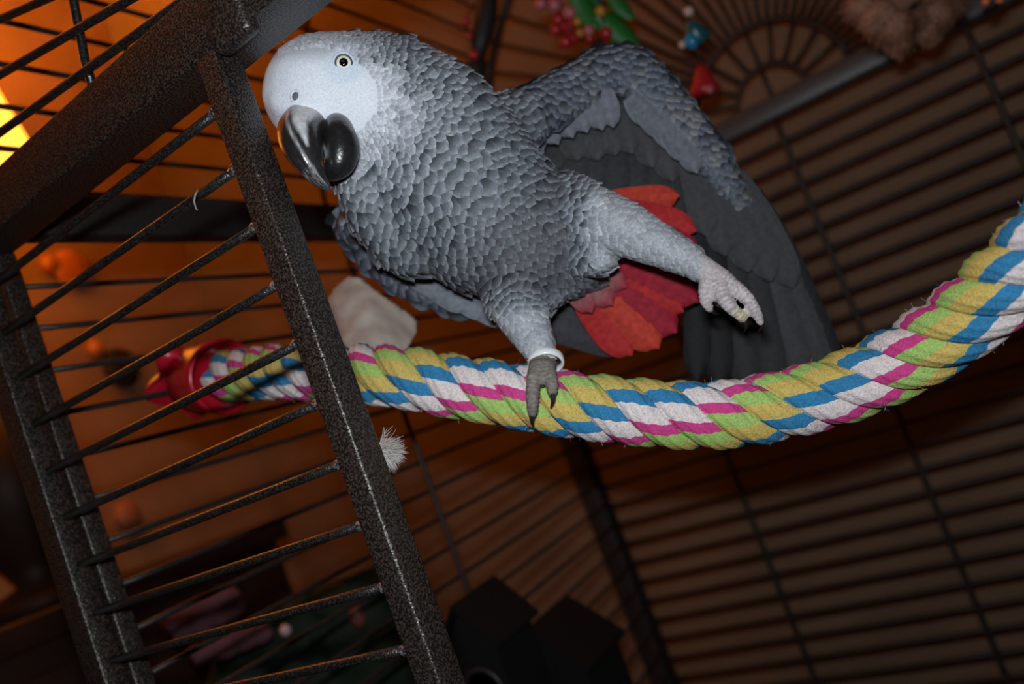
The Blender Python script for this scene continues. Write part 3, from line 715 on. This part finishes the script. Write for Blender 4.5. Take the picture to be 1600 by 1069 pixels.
bc = W(853, 565, .3775); ba = (W(846, 535, .381)-W(858, 590, .372)); ba /= np.linalg.norm(ba); bu, bw, bt = frame(ba+RIGHT*.15-BACK*.25)
mb = MB(); V, Fc = [], []; prof = [(1.0, -.5), (1.06, -.35), (1.06, .35), (1.0, .5), (.90, .5), (.90, -.5)]; R0 = px(27, .378)
for k in range(40):
    a = 2*PI*k/40
    for (rr_, h) in prof: V.append(Vector(bc)+(bu*math.cos(a)+bw*math.sin(a))*R0*rr_+bt*h*px(13, .378))
for k in range(40):
    for q in range(6): Fc.append((k*6+q, k*6+(q+1) % 6, ((k+1) % 40)*6+(q+1) % 6, ((k+1) % 40)*6+q))
mb.add(V, Fc); mb.build('leg_band', band_m, parrot)['label'] = 'white plastic leg band'

# ------------------------------------------------------------------ other things in and around the cage
# loose down feather caught on the door jamb
down_m = mat('down', (.62, .60, .58), .9, .1)
mb = MB(); ra = np.array(W(598, 704, .342))
for i in range(900):
    t0 = random.random()**1.3; bx, by = 594+26*t0, 708-4*t0+random.gauss(0, 9)*(1-t0*.6)
    a = random.gauss(.05+(708-by)*.035, .60); ln = random.uniform(8, 27)*(1.0-.35*t0)
    if i % 12 == 0: ln *= 1.35
    dz = random.gauss(0, .003); cv = random.gauss(3, 4); pts_ = []
    for k in range(5):
        t = k/4; pts_.append(W(bx+math.cos(a)*ln*t, by-math.sin(a)*ln*t+cv*t*t, .3435+.006*t0+dz*(.3+t)))
    tube(mb, pts_, [.00011, .0001, .00009, .00007, .00003], 3, False)
ball(mb, W(600, 706, .3465), (.0026, .0030, .0045), 12)
tag(mb.build('down_feather', down_m), 'small white down feather stuck to the square door jamb below the rope', 'feather')
# wisp of fluff on the third bar from the top
mb = MB()
tube(mb, [W(309, 297, .338), W(305, 305, .337), W(303, 314, .3365), W(306, 326, .336), W(309, 328, .336)], [.00035, .0004, .0004, .0003, .0002], 6)
tag(mb.build('fluff_wisp', mat('grey_fluff', (.22, .2, .19), .9, .1)), 'tiny grey wisp of fluff hanging from an upper front bar', 'fluff')
# crumpled paper behind the rope
def sheet(name, poly, dep, m, label, cat, th=.0008, crumple=.002, n=26):
    xs = [p[0] for p in poly]; ys = [p[1] for p in poly]; x0, x1, y0, y1 = min(xs), max(xs), min(ys), max(ys)
    bm = bmesh.new(); vs = [bm.verts.new((p[0], p[1], 0)) for p in poly]; bm.faces.new(vs)
    for k in range(1, n):
        for ax_, lo, hi in ((0, x0, x1), (1, y0, y1)):
            co_ = [0, 0, 0]; no_ = [0, 0, 0]; co_[ax_] = lo+(hi-lo)*k/n; no_[ax_] = 1
            bmesh.ops.bisect_plane(bm, geom=bm.verts[:]+bm.edges[:]+bm.faces[:], plane_co=co_, plane_no=no_)
    bmesh.ops.triangulate(bm, faces=bm.faces[:])
    for v in bm.verts:
        x, y = v.co.x, v.co.y; d_ = dep(x, y); p = Vector(W(x, y, d_)); q = noise.noise(p*70)+.5*noise.noise(p*160); v.co = p+Vector(BACK)*q*crumple
    me_ = bpy.data.meshes.new(name); bm.to_mesh(me_); bm.free()
    o = link(name, me_, m, None, True); md_ = o.modifiers.new('t', 'SOLIDIFY'); md_.thickness = th
    return tag(o, label, cat)
paper_m = mat('soft_paper', rough=.85, spec=.2); noise_mix(paper_m, 60, (.34, .29, .26), (.42, .37, .33), .35, .65, 4)
sheet('paper_scrap', [(505, 560), (500, 500), (522, 452), (545, 434), (568, 436), (580, 452), (602, 466), (628, 484), (650, 502), (650, 520), (636, 545), (625, 562)],
      lambda x, y: .456+.05*(562-y)/130+.012*math.sin(x*.03), paper_m, 'crumpled off-white paper scrap behind the rope beside the door jamb', 'paper', .0012, .003)

# ---- hanging toys
def plastic(n, c, r=.3): return mat(n, c, r, .5)
P_black, P_red, P_pink, P_green, P_yel, P_blue, P_teal, P_wht, P_orange = [plastic(*q) for q in (('black_leather', (.008, .007, .007), .6), ('red_bead', (.34, .012, .018)), ('pink_bead', (.40, .10, .12)),
    ('green_plastic', (.012, .13, .018), .5), ('yellow_bead', (.42, .20, .03)), ('blue_bead', (.015, .22, .42), .15), ('teal_bead', (.008, .09, .11), .3), ('pearl_bead', (.55, .42, .40), .2), ('orange_bead', (.6, .16, .05)))]
def bead(parent, x, y, dep, r, m, name='bead', sq=1.0):
    mb = MB(); R_ = r*dep/F; ball(mb, W(x, y, dep), (R_, R_, R_*sq), 18); return mb.build(name, m, parent)
def cord(parent, P, r=.0008, m=None, name='cord'):
    mb = MB(); tube(mb, [W(*p) for p in P], r, 8); return mb.build(name, m or P_black, parent)
def roof_at(x, y):                                                      # depth at which a sight line meets the barrel top
    for k in range(400):
        d_ = .3+k*.003; p = W(x, y, d_)
        if math.hypot(p[0]-CXT, p[2]-ZC) > RA-.004 and p[2] > ZC: return d_
    return 1.2
def up_to_roof(x, y, dep):                                             # a vertical cord from a point up to the roof bars
    p = np.array(W(x, y, dep)); h = ZC+math.sqrt(max(0, (RA-.002)**2-(p[0]-CXT)**2)); return p, np.array([p[0], p[1], h])
def hang(parent, x, y, dep, r=.0008, m=None):
    a, b_ = up_to_roof(x, y, dep); mb = MB(); tube(mb, [a, (a+b_)/2, b_], r, 8); return mb.build('cord', m or P_black, parent)
t1 = empty('hanging_toy', W(740, 132, .70), 'black hanging toy with small red beads above the parrot\'s back', 'bird toy')
mb = MB(); lathe(mb, W(738, 134, .70), W(744, 88, .70)-W(738, 134, .70), [(0, .009), (.003, .0105), (.018, .0095), (.024, .007), (.027, .003)], 24); mb.build('bell', P_black, t1)
mb = MB(); tube(mb, [W(745, 90, .70), W(752, 60, .70), W(758, 30, .70), W(762, 5, .70), W(768, -40, .70)], [.0065, .0085, .0095, .0085, .006], 14); mb.build('leather_strap', P_black, t1)
hang(t1, 768, -40, .70, .002)
bead(t1, 727, 33, .695, 8, P_red); bead(t1, 733, 56, .698, 6, P_red); bead(t1, 741, 86, .688, 8, P_red)
cord(t1, [(727, 28, .695), (740, 10, .70), (766, -42, .70)]); cord(t1, [(741, 84, .688), (733, 56, .698), (727, 33, .695)])
t2 = empty('bead_cluster_toy', W(920, 60, .66), 'colourful cluster toy of pink, red and yellow beads with green leaves behind wing', 'bird toy')
for (x, y, r, m) in [(866, 8, 12, P_pink), (890, 20, 12, P_pink), (872, 30, 9, P_red), (888, 40, 14, P_red), (896, 58, 10, P_red), (884, 66, 10, P_red), (905, 52, 7, P_yel), (938, 18, 9, P_yel), (947, 52, 10, P_red), (920, 48, 9, P_pink),
                     (921, 60, 8, P_red), (902, 34, 7, P_yel), (868, 46, 9, P_red), (845, 6, 10, P_pink), (932, 4, 7, P_teal)]:
    bead(t2, x, y, .66+random.uniform(-.012, .012), r, m)
def leaf(parent, P, w, m):
    A, B_, C_ = [np.array(W(*q)) for q in P]; mb = MB(); V, Fc = [], []; n, mm = 12, 6
    for j in range(n+1):
        t = j/n; p = (1-t)**2*A+2*t*(1-t)*B_+t*t*C_; tg = C_-A; tg /= np.linalg.norm(tg); sd = np.cross(tg, BACK); hw = w*P[0][2]/F*math.sin(PI*min(.97, t*.92+.06))**.7
        for i in range(mm+1): u = -1+2*i/mm; V.append(p+sd*u*hw+BACK*(-u*u*hw*.4))
    for j in range(n):
        for i in range(mm): a = j*(mm+1)+i; Fc.append((a, a+1, a+mm+2, a+mm+1))
    mb.add(V, Fc); o = mb.build('leaf', m, parent); md_ = o.modifiers.new('t', 'SOLIDIFY'); md_.thickness = .0012
leaf(t2, [(895, -20, .66), (912, 20, .665), (935, 42, .66)], 20, P_green); leaf(t2, [(930, 20, .66), (962, 40, .665), (1000, 78, .66)], 20, P_green); leaf(t2, [(950, -18, .67), (968, 10, .67), (990, 30, .67)], 14, P_green)
cord(t2, [(866, 8, .66), (888, 40, .66), (896, 58, .66)]); cord(t2, [(938, 18, .66), (947, 52, .66)]); cord(t2, [(900, -25, .66), (935, 10, .66), (930, 25, .66)], .0015, P_green); cord(t2, [(845, 6, .66), (895, -20, .66), (935, -20, .66), (952, -18, .67)], .0015)
hang(t2, 905, -22, .66, .0012)
t3 = empty('bead_string_toy', W(1100, 148, .68), 'string of pearl, blue and teal beads ending in a red bell beside the wing', 'bird toy')
bead(t3, 1076, 18, .68, 8, P_wht); bead(t3, 1080, 64, .675, 11, P_blue, 'bead', 1.25); bead(t3, 1066, 70, .68, 6, P_wht)
mb = MB(); lathe(mb, W(1094, 62, .69), W(1074, 30, .68)-W(1094, 62, .69), [(0, .0095), (.004, .010), (.012, .006), (.019, .003)], 20); mb.build('cone_bead', P_teal, t3)
mb = MB(); lathe(mb, W(1103, 148, .68), W(1094, 98, .68)-W(1103, 148, .68), [(0, .0125), (.003, .0135), (.012, .009), (.020, .006), (.026, .002)], 24); mb.build('bell', P_red, t3)
bead(t3, 1109, 140, .667, 7, P_pink, 'clapper'); cord(t3, [(1096, 100, .68), (1085, 68, .68), (1076, 18, .68), (1070, -10, .68)]); hang(t3, 1070, -10, .68)
# plush fur toy
fur_m = mat('plush', rough=.95, spec=.1); noise_mix(fur_m, 45, (.13, .055, .03), (.30, .16, .11), .35, .62, 4)
fur_d = mat('dark_plush', (.03, .015, .01), .95, .1)
mb = MB(); blobs_ = [(1345, 8, .60, 26), (1372, 28, .595, 30), (1398, 45, .592, 28), (1408, 68, .595, 17), (1432, 30, .60, 20), (1462, 22, .60, 26), (1480, 8, .602, 22), (1450, 50, .60, 17), (1400, -18, .60, 45), (1460, -14, .605, 34), (1360, -20, .6, 34)]
for (x, y, dp, r) in blobs_: ball(mb, W(x, y, dp), (r*dp/F,)*3, 18)
fur = MB(); 
for (x, y, dp, r) in blobs_:
    c_ = np.array(W(x, y, dp)); R_ = r*dp/F
    for i in range(260):
        v = rng.normal(0, 1, 3); v /= np.linalg.norm(v); s_ = c_+v*R_*.95; e_ = s_+v*random.uniform(.002, .005)+rng.normal(0, .0010, 3)+np.array([0, 0, -.001])
        tube(fur, [s_, (s_+e_)/2+rng.normal(0, .0006, 3), e_], [.0005, .0004, .0001], 3, False)
t4 = empty('plush_toy', W(1405, 80, .6), 'fluffy pinkish brown plush toy hanging at the top right of the cage', 'bird toy')
mb.build('plush_body', fur_m, t4); f_ = fur.build('plush_pile', fur_m, t4); f_['kind'] = 'stuff'
bead(t4, 1424, 8, .592, 9, fur_d, 'nose'); hang(t4, 1405, -40, .6, .0015)
t5 = empty('small_bead_toy', W(1548, 18, .58), 'small orange bead and black disc hanging at the top right corner', 'bird toy')
bead(t5, 1540, 2, .575, 7, P_orange); bead(t5, 1562, 0, .575, 6, P_orange); bead(t5, 1550, 12, .58, 12, P_black, 'disc', .4); hang(t5, 1550, 8, .58)

# ---- lamp behind the left panel
lamp = empty('table_lamp', (LAMP_P[0], LAMP_P[1], .95), 'glowing lamp with a pale shade behind the upper left of the cage', 'lamp')
shade_m = mat('lamp_shade', (.8, .55, .3), .8, .1, emis=((1.0, .30, .025), 4.4)); disc_m = mat('added_glow', (.6, .4, .2), .8, .1, emis=((1.0, .27, .02), 4.5)); drk0 = mat('dark_ceramic', (.03, .012, .006), .6, .3)
mb = MB(); lc = Vector(LAMP_P); V, Fc = [], []
for k in range(48):
    a = 2*PI*k/48
    for (r_, h) in ((.105, .090), (.140, -.085), (.1385, -.085), (.1035, .090)): V.append(lc+Vector((math.cos(a)*r_, math.sin(a)*r_, h)))
for k in range(48):
    for q in range(4): Fc.append((k*4+q, k*4+(q+1) % 4, ((k+1) % 48)*4+(q+1) % 4, ((k+1) % 48)*4+q))
mb.add(V, Fc); mb.build('lamp_shade', shade_m, lamp)
mb = MB(); lathe(mb, lc+Vector((0, 0, -.084)), (0, 0, 1), [(0, .137), (.002, .137)], 48); mb.build('added_glow_disc', disc_m, lamp)  # added glowing disc, throws orange light down on the bars and lower wall
ZK = float(onX(0, 975, WX+.1)[2])
mb = MB(); lathe(mb, (lc.x, lc.y, ZK), (0, 0, 1), [(0, .06), (.012, .062), (.02, .05), (.03, .02), (.05, .03), (.10, .07), (.15, .075), (.20, .05), (.24, .022), (.27, .016), (lc.z-ZK-.03, .009)], 36); mb.build('lamp_base', drk0, lamp)
mb = MB(); ball(mb, lc+Vector((0, 0, .0)), (.018, .018, .026), 18); mb.build('light_bulb', mat('glass_bulb', (.9, .8, .6), .3, .5, emis=((1, .5, .12), 6)), lamp)
# side cabinet under the lamp
wood_m = mat('dark_wood', rough=.5, spec=.4); noise_mix(wood_m, 25, (.018, .007, .004), (.035, .014, .007), .3, .7, 5)
cab = empty('side_cabinet', (WX+.17, .30, 0), 'dark wooden cabinet standing outside the left of the cage under lamp', 'cabinet')
for nm, lo, hi in (('cabinet_top', (WX+.003, -.25, ZK-.025), (WX+.345, .70, ZK)), ('cabinet_body', (WX+.01, -.24, .04), (WX+.33, .69, ZK-.025)), ('plinth', (WX+.015, -.23, 0), (WX+.31, .68, .04))):
    link(nm, box_me(nm, lo, hi, .002), wood_m, cab)
for k in range(2):
    d_ = link('door', box_me('door', (WX+.33, -.22+k*.455, .07), (WX+.338, .225+k*.455, ZK-.05), .003), wood_m, cab)
    mb = MB(); ball(mb, (WX+.344, .20+k*.07, .6), .009, 14); mb.build('knob', rail_m, d_)
lamp.location.z = ZK
for ch in lamp.children: ch.matrix_parent_inverse = Matrix.Translation(-lamp.location)
# things standing on the cabinet and seen between the bars, out of focus
cer = mat('tan_ceramic', (.36, .15, .07), .5, .4); drk = mat('dark_clay', (.02, .012, .01), .6, .3); pur = mat('mauve_cloth', rough=.9, spec=.1)
noise_mix(pur, 40, (.09, .04, .05), (.14, .06, .075), .35, .65, 3)
grn = mat('green_cloth', (.012, .022, .012), .7, .2); blk = mat('black_plastic', (.006, .006, .006), .6, .3)
def vase(x, y, dep, s_, m, label, prof, name='vase', cat='vase'):
    mb = MB(); p = W(x, y, dep); lathe(mb, (p[0], p[1], .90), (0, 0, 1), [(h*(p[2]-.90+s_), r*s_*1.0) for h, r in prof], 30); return tag(mb.build(name, m), label, cat)
amb = mat('amber_glass', (.55, .17, .02), .15, .7)
for (x, y, r, m, lb, nm, ct) in [(57, 903, 27, cer, 'lowest round tan wall ornament outside the left corner post', 'wall_ornament', 'ornament'), (48, 838, 17, pur, 'small dull pink wall ornament above the tan one at far left', 'wall_ornament', 'ornament'),
                         (200, 806, 22, cer, 'oval tan wall ornament just right of the left corner post', 'wall_ornament', 'ornament'), (112, 420, 30, amb, 'largest amber glass wall ornament glowing under the side rail', 'wall_ornament', 'ornament'),
                         (78, 412, 15, amb, 'small amber glass ball left of the largest amber ornament', 'wall_ornament', 'ornament'), (190, 575, 30, drk, 'dark round wall ornament seen between the left bars beside the red cup', 'wall_ornament', 'ornament'),
                         (150, 545, 14, amb, 'amber ball on the wall above the dark round ornament', 'wall_ornament', 'ornament')]:
    p = onX(x, y, WX+.012); R_ = r*PR(p)[2]/F; mb = MB(); ball(mb, p, (.012, R_, R_*1.1), 22); tag(mb.build(nm, m), lb, ct, 'ornaments on the left wall')
# bowls, cloths and baubles low in the cage
def solid(name, P, w, h, m, label, cat):
    """rounded roll between two points"""
    mb = MB(); A, B_ = np.array(W(*P[0])), np.array(W(*P[1])); k = 14
    tube(mb, [A+(B_-A)*i/k+np.array([0, 0, .0008*math.sin(i*1.9)]) for i in range(k+1)], [w*(.86+.10*math.sin(PI*i/k)+.03*math.sin(i*1.3)) for i in range(k+1)], 18)
    return tag(mb.build(name, m), label, cat)
solid('rolled_cloth', [(262, 985, .66), (372, 935, .70)], .016, .01, pur, 'mauve rolled cloth lying low behind the lower front bars', 'cloth')
solid('rolled_cloth', [(300, 1030, .64), (420, 985, .68)], .010, .01, pur, 'thinner mauve cloth roll in front of the thicker one', 'cloth')
mb = MB(); ball(mb, W(446, 985, .705), .0052, 20); tag(mb.build('glass_bauble', mat('bauble', (.55, .40, .42), .15, .7)), 'tiny pale glossy bauble near the bottom between the lower front bars', 'bauble')
mb = MB(); ball(mb, W(558, 962, .700), (.007, .007, .011), 20); tag(mb.build('red_bauble', mat('dull_red', (.16, .05, .04), .25, .6)), 'dull red oval bauble low, left of the door jamb', 'bauble')
sheet('green_cloth', [(300, 1130), (345, 1010), (470, 930), (600, 880), (650, 905), (700, 1130)], lambda x, y: .72-.00005*(y-900), grn, 'dark green cloth draped low behind the lower front bars', 'cloth', .002, .012, 18)

# black nest boxes standing on the tray
def nest(x, y, dep, w, d_, roof, label):
    p = W(x, y, dep); t = empty('nest_box', (p[0], p[1], ZT+.0045), label, 'nest box')
    z1 = p[2]-roof; bm = bmesh.new()
    pr = [(-w/2, ZT+.0045), (w/2, ZT+.0045), (w/2, z1), (0, p[2]-.002), (-w/2, z1)]
    a = [bm.verts.new((p[0]+q[0], p[1]-d_/2, q[1])) for q in pr]; b_ = [bm.verts.new((p[0]+q[0], p[1]+d_/2, q[1])) for q in pr]
    bm.faces.new(a); bm.faces.new(b_[::-1])
    for i in range(5): bm.faces.new((a[i], b_[i], b_[(i+1) % 5], a[(i+1) % 5]))
    bmesh.ops.recalc_face_normals(bm, faces=bm.faces[:]); me_ = bpy.data.meshes.new('box_body'); bm.to_mesh(me_); bm.free(); link('box_body', me_, blk, t, False)
    for sg in (-1, 1):
        mb = MB(); e_ = .006; A = [(0, p[2]), (sg*(w/2+e_), z1-e_*.5)]; V = []
        for yy in (-d_/2-e_, d_/2+e_):
            for (xx, zz) in A: V += [(p[0]+xx, p[1]+yy, zz+.001), (p[0]+xx, p[1]+yy, zz+.004)]
        mb.add(V, [(0, 1, 3, 2), (4, 6, 7, 5), (1, 5, 7, 3), (0, 2, 6, 4), (0, 4, 5, 1), (2, 3, 7, 6)]); mb.build('roof_panel', blk, t, False)
    mb = MB(); lathe(mb, (p[0], p[1]-d_/2-.001, z1-.03), (0, -1, 0), [(0, .018), (.003, .018), (.003, .014), (0, .014)], 24); mb.build('entrance_ring', back_m, t)
nest(858, 962, .66, .068, .06, .035, 'black gabled nest box low beside the back corner post')
nest(742, 930, .60, .042, .05, .03, 'black gabled nest box low, just right of the door jamb')
